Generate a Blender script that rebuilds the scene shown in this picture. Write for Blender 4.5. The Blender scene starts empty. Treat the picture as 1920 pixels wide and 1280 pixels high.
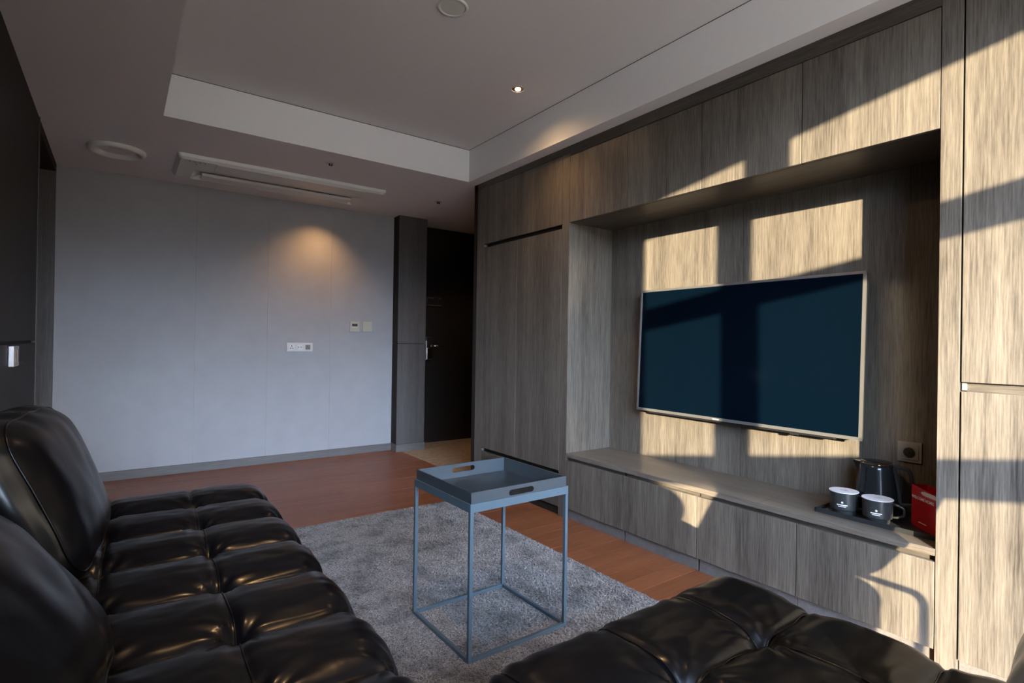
import bpy, bmesh, math, random
from mathutils import Vector, Matrix, noise
random.seed(7)
PI = math.pi
sc = bpy.context.scene
COL = sc.collection

# ------------------------------------------------------------------ camera, sky, sun, exposure
def make_camera():
    yaw, pitch, roll = math.radians(35.942), math.radians(0.153), math.radians(0.861)
    fw = Vector((math.sin(yaw)*math.cos(pitch), math.cos(yaw)*math.cos(pitch), math.sin(pitch)))
    rt = Vector((math.cos(yaw), -math.sin(yaw), 0)); up = rt.cross(fw)
    r2 = rt*math.cos(roll) + up*math.sin(roll); u2 = -rt*math.sin(roll) + up*math.cos(roll)
    m = Matrix((( r2.x, u2.x, -fw.x, 0), (r2.y, u2.y, -fw.y, 0), (r2.z, u2.z, -fw.z, 1.05), (0, 0, 0, 1)))
    cd = bpy.data.cameras.new('camera'); cd.sensor_width = 36; cd.lens = 1015/1920*36
    cd.clip_start = 0.02
    co = bpy.data.objects.new('camera', cd); COL.objects.link(co); co.matrix_world = m
    sc.camera = co
make_camera()
sc.view_settings.view_transform = 'Standard'; sc.view_settings.look = 'None'
sc.view_settings.gamma = 1; sc.view_settings.use_curve_mapping = False
sc.view_settings.exposure = 0.0
sc.cycles.use_denoising = True
sc.cycles.blur_glossy = 0.0
sc.cycles.sample_clamp_indirect = 10
sc.cycles.max_bounces = 8; sc.cycles.diffuse_bounces = 2

SUN_E, SKY_E = 30.0, 49.0
w = bpy.data.worlds.new('World'); sc.world = w; w.use_nodes = True
nt = w.node_tree; nt.nodes.clear()
out = nt.nodes.new('ShaderNodeOutputWorld'); bg = nt.nodes.new('ShaderNodeBackground')
geo = nt.nodes.new('ShaderNodeTexCoord'); sep = nt.nodes.new('ShaderNodeSeparateXYZ')
ramp = nt.nodes.new('ShaderNodeValToRGB'); mr = nt.nodes.new('ShaderNodeMapRange')
mr.inputs['From Min'].default_value = -1; mr.inputs['From Max'].default_value = 1
nt.links.new(geo.outputs['Generated'], sep.inputs[0]); nt.links.new(sep.outputs['Z'], mr.inputs['Value'])
nt.links.new(mr.outputs[0], ramp.inputs[0]); nt.links.new(ramp.outputs[0], bg.inputs[0]); nt.links.new(bg.outputs[0], out.inputs[0])
cr = ramp.color_ramp
cr.elements[0].position = 0.0; cr.elements[0].color = (0.085, 0.080, 0.076, 1)
cr.elements[1].position = 1.0; cr.elements[1].color = (0.16, 0.26, 0.48, 1)
e = cr.elements.new(0.50); e.color = (0.060, 0.056, 0.054, 1)
e = cr.elements.new(0.53); e.color = (0.075, 0.075, 0.08, 1)
e = cr.elements.new(0.575); e.color = (0.74, 0.90, 1.14, 1)
e = cr.elements.new(0.68); e.color = (0.60, 0.75, 1.02, 1)
bg.inputs[1].default_value = SKY_E

sl = bpy.data.lights.new('sun', 'SUN'); sl.energy = SUN_E; sl.angle = math.radians(0.5); sl.color = (1.0, 0.82, 0.56)
so = bpy.data.objects.new('sun', sl); COL.objects.link(so)
so.rotation_euler = Vector((1, 1.02, -0.265)).to_track_quat('-Z', 'Y').to_euler(); so.location = (-3, -4, 4)

# room numbers (metres)
R, D, L = 2.185, 4.918, -0.372
ZC, ZU = 2.246, 2.485
XT, YT, XL = 2.097, 3.471, 0.175
NB = 2.552                                    # back of the television niche
YW0, MW = -2.05, 0.52                         # window wall: y = YW0 + MW*(R-x)
def wy(x): return YW0 + MW*(R-x)

# ------------------------------------------------------------------ helpers
def link_mesh(name, bm, mat, smooth=False):
    me = bpy.data.meshes.new(name)
    bm.normal_update(); bm.to_mesh(me); bm.free()
    if smooth:
        for p in me.polygons: p.use_smooth = True
    if mat is not None:
        for m in (mat if isinstance(mat, (list, tuple)) else [mat]): me.materials.append(m)
    o = bpy.data.objects.new(name, me); COL.objects.link(o); return o
def obj(name, bm, mat, parent=None, smooth=False, local=False):
    """one mesh object; vertices are given in world space unless local"""
    if parent is not None and not local:
        off = parent['_org']
        bmesh.ops.translate(bm, verts=bm.verts, vec=(-off[0], -off[1], -off[2]))
    o = link_mesh(name, bm, mat, smooth)
    if parent is not None: o.parent = parent; o['_org'] = [0.0, 0.0, 0.0] if local else list(parent['_org'])
    else: o['_org'] = [0.0, 0.0, 0.0]
    return o
def thing(name, label, cat, loc=(0, 0, 0), rotz=0.0, group=None):
    o = bpy.data.objects.new(name, None); COL.objects.link(o); o.empty_display_size = 0.05
    o.location = loc; o.rotation_euler = (0, 0, rotz); o['_org'] = list(loc)
    o['label'] = label; o['category'] = cat
    if group: o['group'] = group
    return o
def tag(o, label, cat, group=None):
    o['label'] = label; o['category'] = cat
    if group: o['group'] = group
    return o
def struct(name, bm, mat, parent=None, smooth=False):
    o = obj(name, bm, mat, parent, smooth)
    o['kind'] = 'structure'
    return o
def lab(o, text): o['label'] = text; return o
def box(bm, x0, x1, y0, y1, z0, z1, bev=0.0, mi=0):
    vs = [bm.verts.new((x, y, z)) for x in (x0, x1) for y in (y0, y1) for z in (z0, z1)]
    fs = []
    for f in ((0, 1, 3, 2), (4, 6, 7, 5), (0, 4, 5, 1), (2, 3, 7, 6), (0, 2, 6, 4), (1, 5, 7, 3)):
        fc = bm.faces.new([vs[i] for i in f]); fc.material_index = mi; fs.append(fc)
    if bev > 0:
        es = list({e for f in fs for e in f.edges})
        bmesh.ops.bevel(bm, geom=es, offset=bev, segments=2, profile=0.5, affect='EDGES')
    return bm
def bx(*a, **k): return box(bmesh.new(), *a, **k)
def prism(bm, pts, z0, z1):
    """extrude a 2D outline (counter-clockwise) between z0 and z1"""
    lo = [bm.verts.new((p[0], p[1], z0)) for p in pts]; hi = [bm.verts.new((p[0], p[1], z1)) for p in pts]
    n = len(pts)
    bm.faces.new(list(reversed(lo))); bm.faces.new(hi)
    for i in range(n): bm.faces.new([lo[i], lo[(i+1) % n], hi[(i+1) % n], hi[i]])
    return bm
def lathe(bm, prof, seg=48, c=(0, 0, 0), flip=False, caps=True):
    rings = []
    for r, z in prof:
        if r < 1e-6: rings.append([bm.verts.new((c[0], c[1], c[2]+z))])
        else: rings.append([bm.verts.new((c[0]+r*math.cos(2*PI*i/seg), c[1]+r*math.sin(2*PI*i/seg), c[2]+z)) for i in range(seg)])
    for a, b in zip(rings[:-1], rings[1:]):
        for i in range(seg):
            j = (i+1) % seg
            if len(a) == 1 and len(b) == 1: continue
            if len(a) == 1: bm.faces.new([a[0], b[i], b[j]])
            elif len(b) == 1: bm.faces.new([a[i], b[0], a[j]])
            else: bm.faces.new([a[i], b[i], b[j], a[j]])
    bmesh.ops.recalc_face_normals(bm, faces=bm.faces)
    return bm
def tube(bm, pts, r, seg=12, closed=False):
    pts = [Vector(p) for p in pts]; n = len(pts); rings = []; prev = None
    for i, p in enumerate(pts):
        if closed: t = (pts[(i+1) % n]-pts[i-1]).normalized()
        else: t = (pts[min(i+1, n-1)]-pts[max(i-1, 0)]).normalized()
        if prev is None:
            a = Vector((0, 0, 1)) if abs(t.z) < 0.9 else Vector((1, 0, 0)); u = t.cross(a).normalized()
        else: u = (prev - t*prev.dot(t)).normalized()
        prev = u; v = t.cross(u); rr = r[i] if isinstance(r, (list, tuple)) else r
        rings.append([bm.verts.new(p+u*rr*math.cos(2*PI*k/seg)+v*rr*math.sin(2*PI*k/seg)) for k in range(seg)])
    m = n if closed else n-1
    for i in range(m):
        a, b = rings[i], rings[(i+1) % n]
        for k in range(seg): bm.faces.new([a[k], a[(k+1) % seg], b[(k+1) % seg], b[k]])
    if not closed:
        bm.faces.new(list(reversed(rings[0]))); bm.faces.new(rings[-1])
    return bm
def bez(p0, p1, p2, n=8):
    p0, p1, p2 = Vector(p0), Vector(p1), Vector(p2)
    return [p0*(1-t)**2+p1*2*t*(1-t)+p2*t*t for t in [i/n for i in range(n+1)]]
def sharp(o, deg):
    bm = bmesh.new(); bm.from_mesh(o.data)
    for e in bm.edges:
        if len(e.link_faces) == 2 and e.calc_face_angle(0) > math.radians(deg): e.smooth = False
    bm.to_mesh(o.data); bm.free()
def plate_hole(w, h, t, hw, hh, hz, corner=0.004):
    """upright plate in x-z (centre x=0, base z=0), thickness t along y, stadium hole"""
    cu = bpy.data.curves.new('tmp', 'CURVE'); cu.dimensions = '2D'; cu.fill_mode = 'BOTH'; cu.extrude = t/2
    def poly(pts):
        s = cu.splines.new('POLY'); s.points.add(len(pts)-1)
        for i, p in enumerate(pts): s.points[i].co = (p[0], p[1], 0, 1)
        s.use_cyclic_u = True
    poly([(-w/2, 0), (w/2, 0), (w/2, h), (-w/2, h)])
    hole = []
    rr = hh/2
    for i in range(9): a = -PI/2+PI*i/8; hole.append((hw/2-rr+rr*math.cos(a), hz+rr*math.sin(a)))
    for i in range(9): a = PI/2+PI*i/8; hole.append((-hw/2+rr+rr*math.cos(a), hz+rr*math.sin(a)))
    poly(hole)
    o = bpy.data.objects.new('tmp', cu); COL.objects.link(o)
    dg = bpy.context.evaluated_depsgraph_get(); me = bpy.data.meshes.new_from_object(o.evaluated_get(dg))
    bm = bmesh.new(); bm.from_mesh(me); bpy.data.objects.remove(o); bpy.data.curves.remove(cu)
    bmesh.ops.rotate(bm, verts=bm.verts, cent=(0, 0, 0), matrix=Matrix.Rotation(PI/2, 3, 'X'))
    return bm
def text_bm(s, size, depth=0.0006, bold=0.0):
    cu = bpy.data.curves.new('tmp', 'FONT'); cu.body = s; cu.size = size; cu.extrude = depth; cu.align_x = 'CENTER'; cu.align_y = 'CENTER'; cu.offset = bold
    o = bpy.data.objects.new('tmp', cu); COL.objects.link(o)
    dg = bpy.context.evaluated_depsgraph_get(); me = bpy.data.meshes.new_from_object(o.evaluated_get(dg))
    bm = bmesh.new(); bm.from_mesh(me); bpy.data.objects.remove(o); bpy.data.curves.remove(cu)
    return bm
def place(bm, origin, xdir, ydir):
    """map local x,y,z onto xdir, ydir, xdir x ydir at origin"""
    X = Vector(xdir).normalized(); Y = Vector(ydir).normalized(); Z = X.cross(Y)
    m = Matrix(((X.x, Y.x, Z.x, origin[0]), (X.y, Y.y, Z.y, origin[1]), (X.z, Y.z, Z.z, origin[2]), (0, 0, 0, 1)))
    bm.transform(m); return bm

def rbox(hx, hy, hz, r, step, disp=None):
    """dense rounded box centred on the origin, displaced along its normal"""
    key = {}; verts = []; faces = []
    half = (hx, hy, hz)
    def vid(p):
        k = (round(p[0], 5), round(p[1], 5), round(p[2], 5))
        if k not in key: key[k] = len(verts); verts.append(p)
        return key[k]
    cnt = [max(2, int(round(2*h/step))) for h in half]
    for ax in range(3):
        a, b = (ax+1) % 3, (ax+2) % 3
        for sgn in (-1, 1):
            for i in range(cnt[a]):
                for j in range(cnt[b]):
                    q = []
                    for di, dj in ((0, 0), (1, 0), (1, 1), (0, 1)):
                        p = [0, 0, 0]; p[ax] = sgn*half[ax]
                        p[a] = -half[a]+2*half[a]*(i+di)/cnt[a]; p[b] = -half[b]+2*half[b]*(j+dj)/cnt[b]
                        q.append(vid(tuple(p)))
                    faces.append(q if sgn > 0 else q[::-1])
    bm = bmesh.new(); bv = []
    for p in verts:
        P = Vector(p); rr = r if isinstance(r, (list, tuple)) else (r, r, r)
        inner = Vector([max(-half[k]+rr[k], min(half[k]-rr[k], p[k])) for k in range(3)])
        d = P-inner
        n = Vector([d[k]/rr[k] for k in range(3)])
        if n.length > 1e-9: n.normalize()
        Q = inner+Vector([n[k]*rr[k] for k in range(3)])
        if disp: Q = Q+n*disp(Q, n)
        bv.append(bm.verts.new(Q))
    for f in faces: bm.faces.new([bv[i] for i in f])
    return bm

# ------------------------------------------------------------------ materials
def newmat(name):
    m = bpy.data.materials.new(name); m.use_nodes = True; nt = m.node_tree
    return m, nt, nt.nodes['Principled BSDF'], nt.nodes, nt.links
def plain(name, col, rough=0.5, metal=0.0, spec=0.5, noise_amt=0.04, nscale=30, bump=0.0, bscale=200, coat=0.0):
    m, nt, b, N, K = newmat(name)
    b.inputs['Roughness'].default_value = rough; b.inputs['Metallic'].default_value = metal
    b.inputs['Specular IOR Level'].default_value = spec; b.inputs['Coat Weight'].default_value = coat
    g = N.new('ShaderNodeNewGeometry'); n = N.new('ShaderNodeTexNoise'); n.inputs['Scale'].default_value = nscale; n.inputs['Detail'].default_value = 4
    K.new(g.outputs['Position'], n.inputs['Vector'])
    r = N.new('ShaderNodeValToRGB'); r.color_ramp.elements[0].position = 0.3; r.color_ramp.elements[1].position = 0.7
    r.color_ramp.elements[0].color = (*[c*(1-noise_amt) for c in col], 1); r.color_ramp.elements[1].color = (*[min(1, c*(1+noise_amt)) for c in col], 1)
    K.new(n.outputs['Fac'], r.inputs[0]); K.new(r.outputs[0], b.inputs['Base Color'])
    if bump > 0:
        n2 = N.new('ShaderNodeTexNoise'); n2.inputs['Scale'].default_value = bscale; n2.inputs['Detail'].default_value = 3
        K.new(g.outputs['Position'], n2.inputs['Vector'])
        bp = N.new('ShaderNodeBump'); bp.inputs['Strength'].default_value = bump; bp.inputs['Distance'].default_value = 0.002
        K.new(n2.outputs['Fac'], bp.inputs['Height']); K.new(bp.outputs[0], b.inputs['Normal'])
    return m
def wood(name, dark, light, axis='z', rough=0.40, broad=7.0, fine=170.0, bump=0.10, spec=0.32, rand=0.0):
    """straight-grained veneer running along one world axis"""
    m, nt, b, N, K = newmat(name)
    g = N.new('ShaderNodeNewGeometry'); mp = N.new('ShaderNodeMapping'); mp2 = N.new('ShaderNodeMapping'); mp3 = N.new('ShaderNodeMapping')
    def sc3(a, along): return {'z': (a, a, along), 'y': (a, along, a), 'x': (along, a, a)}[axis]
    mp.inputs['Scale'].default_value = sc3(broad, 0.45); mp2.inputs['Scale'].default_value = sc3(fine*1.15, 8.0); mp3.inputs['Scale'].default_value = sc3(broad*4.5, 1.2)
    for q in (mp, mp2, mp3): K.new(g.outputs['Position'], q.inputs['Vector'])
    n1 = N.new('ShaderNodeTexNoise'); n1.inputs['Scale'].default_value = 1; n1.inputs['Detail'].default_value = 5; n1.inputs['Roughness'].default_value = 0.6
    n2 = N.new('ShaderNodeTexNoise'); n2.inputs['Scale'].default_value = 1; n2.inputs['Detail'].default_value = 4; n2.inputs['Roughness'].default_value = 0.7
    n3 = N.new('ShaderNodeTexNoise'); n3.inputs['Scale'].default_value = 1; n3.inputs['Detail'].default_value = 3
    K.new(mp.outputs[0], n1.inputs['Vector']); K.new(mp2.outputs[0], n2.inputs['Vector']); K.new(mp3.outputs[0], n3.inputs['Vector'])
    a1 = N.new('ShaderNodeMath'); a1.operation = 'MULTIPLY'; a1.inputs[1].default_value = 0.33
    a2 = N.new('ShaderNodeMath'); a2.operation = 'MULTIPLY_ADD'; a2.inputs[1].default_value = 0.48
    a3 = N.new('ShaderNodeMath'); a3.operation = 'MULTIPLY_ADD'; a3.inputs[1].default_value = 0.19
    K.new(n1.outputs['Fac'], a1.inputs[0]); K.new(n2.outputs['Fac'], a2.inputs[0]); K.new(a1.outputs[0], a2.inputs[2])
    K.new(n3.outputs['Fac'], a3.inputs[0]); K.new(a2.outputs[0], a3.inputs[2])
    last = a3
    if rand > 0:
        oi = N.new('ShaderNodeObjectInfo'); a4 = N.new('ShaderNodeMath'); a4.operation = 'MULTIPLY_ADD'; a4.inputs[1].default_value = rand
        a5 = N.new('ShaderNodeMath'); a5.operation = 'SUBTRACT'; a5.inputs[1].default_value = rand/2
        K.new(oi.outputs['Random'], a4.inputs[0]); K.new(a3.outputs[0], a4.inputs[2]); K.new(a4.outputs[0], a5.inputs[0]); last = a5
    r = N.new('ShaderNodeValToRGB'); r.color_ramp.elements[0].position = 0.34; r.color_ramp.elements[1].position = 0.66
    r.color_ramp.elements[0].color = (*dark, 1); r.color_ramp.elements[1].color = (*light, 1)
    K.new(last.outputs[0], r.inputs[0]); K.new(r.outputs[0], b.inputs['Base Color'])
    b.inputs['Roughness'].default_value = rough; b.inputs['Specular IOR Level'].default_value = spec
    bp = N.new('ShaderNodeBump'); bp.inputs['Strength'].default_value = bump; bp.inputs['Distance'].default_value = 0.001
    K.new(n2.outputs['Fac'], bp.inputs['Height']); K.new(bp.outputs[0], b.inputs['Normal'])
    return m
def emis(name, col, s):
    m, nt, b, N, K = newmat(name); b.inputs['Base Color'].default_value = (*col, 1)
    b.inputs['Emission Color'].default_value = (*col, 1); b.inputs['Emission Strength'].default_value = s
    return m
def glassmat(name):
    m, nt, b, N, K = newmat(name); N.remove(b)
    t = N.new('ShaderNodeBsdfTransparent'); t.inputs[0].default_value = (0.97, 0.98, 0.98, 1)
    gl = N.new('ShaderNodeBsdfGlossy'); gl.inputs['Roughness'].default_value = 0.02
    fr = N.new('ShaderNodeFresnel'); fr.inputs[0].default_value = 1.45
    mx = N.new('ShaderNodeMixShader'); K.new(fr.outputs[0], mx.inputs[0]); K.new(t.outputs[0], mx.inputs[1]); K.new(gl.outputs[0], mx.inputs[2])
    K.new(mx.outputs[0], N['Material Output'].inputs[0]); return m

M = {}
M['wood'] = wood('ash_veneer', (0.036, 0.0305, 0.026), (0.200, 0.175, 0.145), 'z')
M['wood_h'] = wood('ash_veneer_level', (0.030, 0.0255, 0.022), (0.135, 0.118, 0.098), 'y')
M['wood_top'] = wood('bench_veneer', (0.07, 0.058, 0.049), (0.205, 0.178, 0.148), 'y', rough=0.34)
M['wood_dark'] = wood('dark_veneer', (0.012, 0.010, 0.0085), (0.034, 0.029, 0.025), 'z', rough=0.55, spec=0.12)
M['wood_grey'] = wood('grey_veneer', (0.060, 0.054, 0.052), (0.13, 0.118, 0.115), 'z', rough=0.55, broad=12)
M['base_grey'] = wood('baseboard_veneer', (0.09, 0.085, 0.082), (0.17, 0.16, 0.155), 'x', rough=0.55)
M['plank'] = wood('floor_oak', (0.130, 0.042, 0.016), (0.285, 0.108, 0.046), 'x', rough=0.34, broad=9, fine=120, bump=0.25, spec=0.4, rand=0.10)
M['under'] = plain('dark_joint', (0.05, 0.025, 0.014), 0.8)
M['black_gap'] = plain('shadow_cavity', (0.012, 0.011, 0.010), 0.8)
M['wallpaper'] = plain('grey_wallpaper', (0.36, 0.36, 0.375), 0.75, noise_amt=0.03, nscale=8, bump=0.12, bscale=500)
M['ceil'] = plain('ceiling_paint', (0.86, 0.85, 0.86), 0.8, noise_amt=0.01, bump=0.05, bscale=300)
M['fascia'] = plain('ceiling_paint_lit', (0.90, 0.91, 0.93), 0.75, noise_amt=0.01)  # ceiling paint made lighter, as the upright faces catch the window light
M['white'] = plain('white_plastic', (0.62, 0.62, 0.60), 0.35, noise_amt=0.01)
M['cream'] = plain('cream_plastic', (0.46, 0.44, 0.36), 0.4, noise_amt=0.01)
M['acgrey'] = plain('unit_plastic', (0.80, 0.82, 0.80), 0.4, noise_amt=0.01)
M['black'] = plain('black_plastic', (0.012, 0.012, 0.013), 0.35)
M['silver'] = plain('brushed_silver', (0.62, 0.62, 0.62), 0.32, metal=0.9, noise_amt=0.02)
M['chrome'] = plain('chrome', (0.75, 0.75, 0.75), 0.12, metal=1.0, noise_amt=0.01)
M['frame_alu'] = plain('window_aluminium', (0.10, 0.10, 0.11), 0.45, metal=0.4)
M['table'] = plain('blue_grey_powder_coat', (0.072, 0.110, 0.140), 0.38, spec=0.5, noise_amt=0.02)
M['tray_in'] = plain('tray_lacquer', (0.020, 0.027, 0.036), 0.28, noise_amt=0.35, nscale=9, bump=0.08, bscale=120)
M['tray_side'] = plain('tray_side_lacquer', (0.042, 0.055, 0.066), 0.36, noise_amt=0.02)
M['blacktray'] = plain('black_tray', (0.016, 0.018, 0.02), 0.4)
M['mug'] = plain('charcoal_glaze', (0.026, 0.028, 0.029), 0.30)
M['lid'] = plain('white_paper', (0.72, 0.72, 0.74), 0.7)
M['print'] = plain('white_print', (0.85, 0.85, 0.85), 0.5, noise_amt=0.0)
M['faint'] = plain('grey_print', (0.36, 0.34, 0.36), 0.6, noise_amt=0.0)
M['red'] = plain('red_card', (0.42, 0.008, 0.010), 0.30, noise_amt=0.05)
M['handle'] = plain('handle_plastic', (0.030, 0.036, 0.040), 0.25)
M['kettle'] = plain('dark_steel', (0.035, 0.042, 0.048), 0.16, metal=0.65, noise_amt=0.02)
M['door'] = plain('black_brown_door', (0.013, 0.012, 0.012), 0.32, noise_amt=0.05)
M['socketgrey'] = plain('grey_socket', (0.20, 0.19, 0.175), 0.4, noise_amt=0.01)
M['gold'] = plain('warm_reflector', (0.85, 0.62, 0.38), 0.15, metal=1.0, noise_amt=0.0)
M['lamp'] = emis('lamp_lens', (1.0, 0.80, 0.58), 14.0)
M['lamp_dim'] = emis('lamp_lens_far', (1.0, 0.66, 0.36), 5.0)
M['glass'] = glassmat('window_glass')
M['tile'] = plain('hall_stone', (0.36, 0.28, 0.20), 0.45, noise_amt=0.22, nscale=22, bump=0.1)
M['grout'] = plain('grout', (0.55, 0.46, 0.36), 0.8)

def tv_mat():
    m, nt, b, N, K = newmat('screen_glass')
    b.inputs['Base Color'].default_value = (0.0008, 0.0034, 0.0075, 1); b.inputs['Roughness'].default_value = 0.10
    b.inputs['IOR'].default_value = 1.7
    b.inputs['Specular IOR Level'].default_value = 0.5
    return m
M['screen'] = tv_mat()

def leather(name, col=(0.0022, 0.0024, 0.0034), rough=0.29):
    m, nt, b, N, K = newmat(name)
    b.inputs['Base Color'].default_value = (*col, 1); b.inputs['Roughness'].default_value = rough
    b.inputs['Specular IOR Level'].default_value = 0.26
    tc = N.new('ShaderNodeTexCoord')
    n = N.new('ShaderNodeTexNoise'); n.inputs['Scale'].default_value = 11; n.inputs['Detail'].default_value = 2; n.inputs['Distortion'].default_value = 1.0
    K.new(tc.outputs['Object'], n.inputs['Vector'])
    b2 = N.new('ShaderNodeBump'); b2.inputs['Strength'].default_value = 0.22; b2.inputs['Distance'].default_value = 0.003
    K.new(n.outputs['Fac'], b2.inputs['Height']); K.new(b2.outputs[0], b.inputs['Normal'])
    b.inputs['Coat Weight'].default_value = 0.12; b.inputs['Coat Roughness'].default_value = 0.16
    return m
M['leather'] = leather('black_leather')
def rugmat():
    m, nt, b, N, K = newmat('grey_pile')
    g = N.new('ShaderNodeNewGeometry')
    n1 = N.new('ShaderNodeTexNoise'); n1.inputs['Scale'].default_value = 7.5; n1.inputs['Detail'].default_value = 6; n1.inputs['Roughness'].default_value = 0.65
    n2 = N.new('ShaderNodeTexNoise'); n2.inputs['Scale'].default_value = 210; n2.inputs['Detail'].default_value = 2
    K.new(g.outputs['Position'], n1.inputs['Vector']); K.new(g.outputs['Position'], n2.inputs['Vector'])
    r1 = N.new('ShaderNodeValToRGB'); r1.color_ramp.elements[0].position = 0.36; r1.color_ramp.elements[1].position = 0.56
    r1.color_ramp.elements[0].color = (0.085, 0.084, 0.084, 1); r1.color_ramp.elements[1].color = (0.245, 0.240, 0.240, 1)
    r2 = N.new('ShaderNodeValToRGB'); r2.color_ramp.elements[0].position = 0.36; r2.color_ramp.elements[1].position = 0.62
    r2.color_ramp.elements[0].color = (0.30, 0.30, 0.30, 1); r2.color_ramp.elements[1].color = (1.25, 1.25, 1.25, 1)
    K.new(n1.outputs['Fac'], r1.inputs[0]); K.new(n2.outputs['Fac'], r2.inputs[0])
    mx = N.new('ShaderNodeMix'); mx.data_type = 'RGBA'; mx.blend_type = 'MULTIPLY'; mx.inputs['Factor'].default_value = 1
    K.new(r1.outputs[0], mx.inputs['A']); K.new(r2.outputs[0], mx.inputs['B']); K.new(mx.outputs['Result'], b.inputs['Base Color'])
    b.inputs['Roughness'].default_value = 0.95; b.inputs['Specular IOR Level'].default_value = 0.1
    b.inputs['Sheen Weight'].default_value = 0.25
    bp = N.new('ShaderNodeBump'); bp.inputs['Strength'].default_value = 0.9; bp.inputs['Distance'].default_value = 0.006
    K.new(n2.outputs['Fac'], bp.inputs['Height']); K.new(bp.outputs[0], b.inputs['Normal'])
    return m
M['rug'] = rugmat()

# ------------------------------------------------------------------ room shell
XA = 3.45                                     # far side of the entrance hall
fl = struct('floor', prism(bmesh.new(), [(-1.6, 0.6), (-1.6, -0.9), (L-0.1, wy(L)-0.25), (R+0.6, wy(R+0.6)-0.25), (R+0.6, 3.4), (R, 3.4), (R, 5.1), (-1.6, 5.1)][::-1][::-1], -0.12, -0.010), M['under'])
yy = -0.0
rows = int((D-0.0)/0.0965)+1
for r_ in range(rows):
    y0 = D-0.0965*(r_+1); y1 = y0+0.0965
    if y0 < 0.40: break
    x = L-0.05-random.random()*0.9
    xmin = -1.05 if y0 > 3.93 else L-0.02
    x = xmin-random.random()*0.8
    while x < R+0.03:
        x2 = x+random.choice((0.82, 0.95, 1.1))
        a, b_ = max(x, xmin), min(x2, R+0.03)
        if b_-a > 0.04:
            p = bx(a+0.0006, b_-0.0006, y0+0.0007, y1-0.0007, -0.010, random.uniform(-0.0004, 0.0004))
            p.verts.ensure_lookup_table()
            obj('plank', p, M['plank'], fl)
        x = x2
hf = struct('floor', bx(R, XA, 3.4, 5.30, -0.12, -0.004), M['grout'])
for ix in range(3):
    for iy in range(4):
        x0 = R+0.004+ix*0.48; y0 = 3.43+iy*0.46
        if y0 < 5.25: obj('tile', bx(x0, min(x0+0.476, XA-.002), y0, min(y0+0.456, 5.28), -0.004, 0.0006, 0.0), M['tile'], hf)

# back wall with its wallpaper drops and baseboard
bw = struct('wall_back', bx(-1.3, 2.14, D+0.012, D+0.14, 0, ZU+0.1), M['wallpaper'])
xs = [L-0.02, -0.05, 0.48, 1.01, 1.54, 2.14]
for a, b_ in zip(xs[:-1], xs[1:]):
    obj('wallpaper_panel', bx(a+0.0004, b_-0.0004, D, D+0.012, 0, ZC+0.02), M['wallpaper'], bw)
struct('baseboard_back', bx(L, 2.138, D-0.014, D, 0, 0.066, 0.0015), M['base_grey'])
# pier beside the entrance door: upper and lower cladding, base
pier = struct('wall_pier', bx(2.15, 2.418, 4.80, 5.30, 0, ZC+0.02), M['black_gap'])
obj('panel', bx(2.136, 2.425, 4.788, 4.80, 1.032, ZC+0.005), M['wood_grey'], pier); obj('panel', bx(2.136, 2.425, 4.788, 4.80, 0.072, 1.026), M['wood_grey'], pier)
obj('panel', bx(2.136, 2.15, 4.80, D+0.02, 1.032, ZC+0.005), M['wood_dark'], pier); obj('panel', bx(2.136, 2.15, 4.80, D+0.02, 0.072, 1.026), M['wood_dark'], pier)
obj('plinth', bx(2.131, 2.430, 4.783, D+0.02, 0, 0.069), M['base_grey'], pier)
# entrance door
struct('wall_entrance', bx(2.40, XA+0.1, 5.12, 5.25, 0, ZC+0.02), M['door'])
dr = struct('door_1', bx(2.50, 3.42, 5.085, 5.12, 0.012, ZC-0.015, 0.002), M['door'])
obj('door_sill', bx(2.46, 3.43, 5.07, 5.12, 0, 0.012), M['black_gap'], dr)
lk = obj('lock_plate', bx(2.572, 2.640, 5.060, 5.085, 0.862, 1.10, 0.004), M['black'], dr)
obj('lock_cover', bx(2.576, 2.638, 5.050, 5.062, 0.866, 0.988, 0.004), M['chrome'], lk)
obj('lock_edge', bx(2.566, 2.574, 5.046, 5.085, 0.862, 1.06, 0.001), M['silver'], lk)
b_ = tube(bmesh.new(), [(2.615, 5.06, 1.008), (2.615, 5.015, 1.008)], 0.011); tube(b_, [(2.615, 5.018, 1.008), (2.745, 5.015, 1.006)], [0.011, 0.008])
obj('door_handle', b_, M['chrome'], dr, smooth=True)
pl = obj('sign_plate', bx(2.585, 2.765, 5.078, 5.085, 1.418, 1.520, 0.002), M['black'], dr)
bm = bx(2.595, 2.66, 5.0765, 5.078, 1.505, 1.509); box(bm, 2.72, 2.745, 5.0765, 5.078, 1.502, 1.506); box(bm, 2.595, 2.75, 5.0765, 5.078, 1.430, 1.434)
obj('sign_lines', bm, M['socketgrey'], pl)
struct('wall_hall', bx(XA, XA+0.1, 3.3, 5.3, 0, ZC+0.02), M['wood_dark'])
struct('wall_hall', bx(NB+0.02, XA+0.1, 3.42, 3.53, 0, ZC+0.02), M['wood_dark'])

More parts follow.
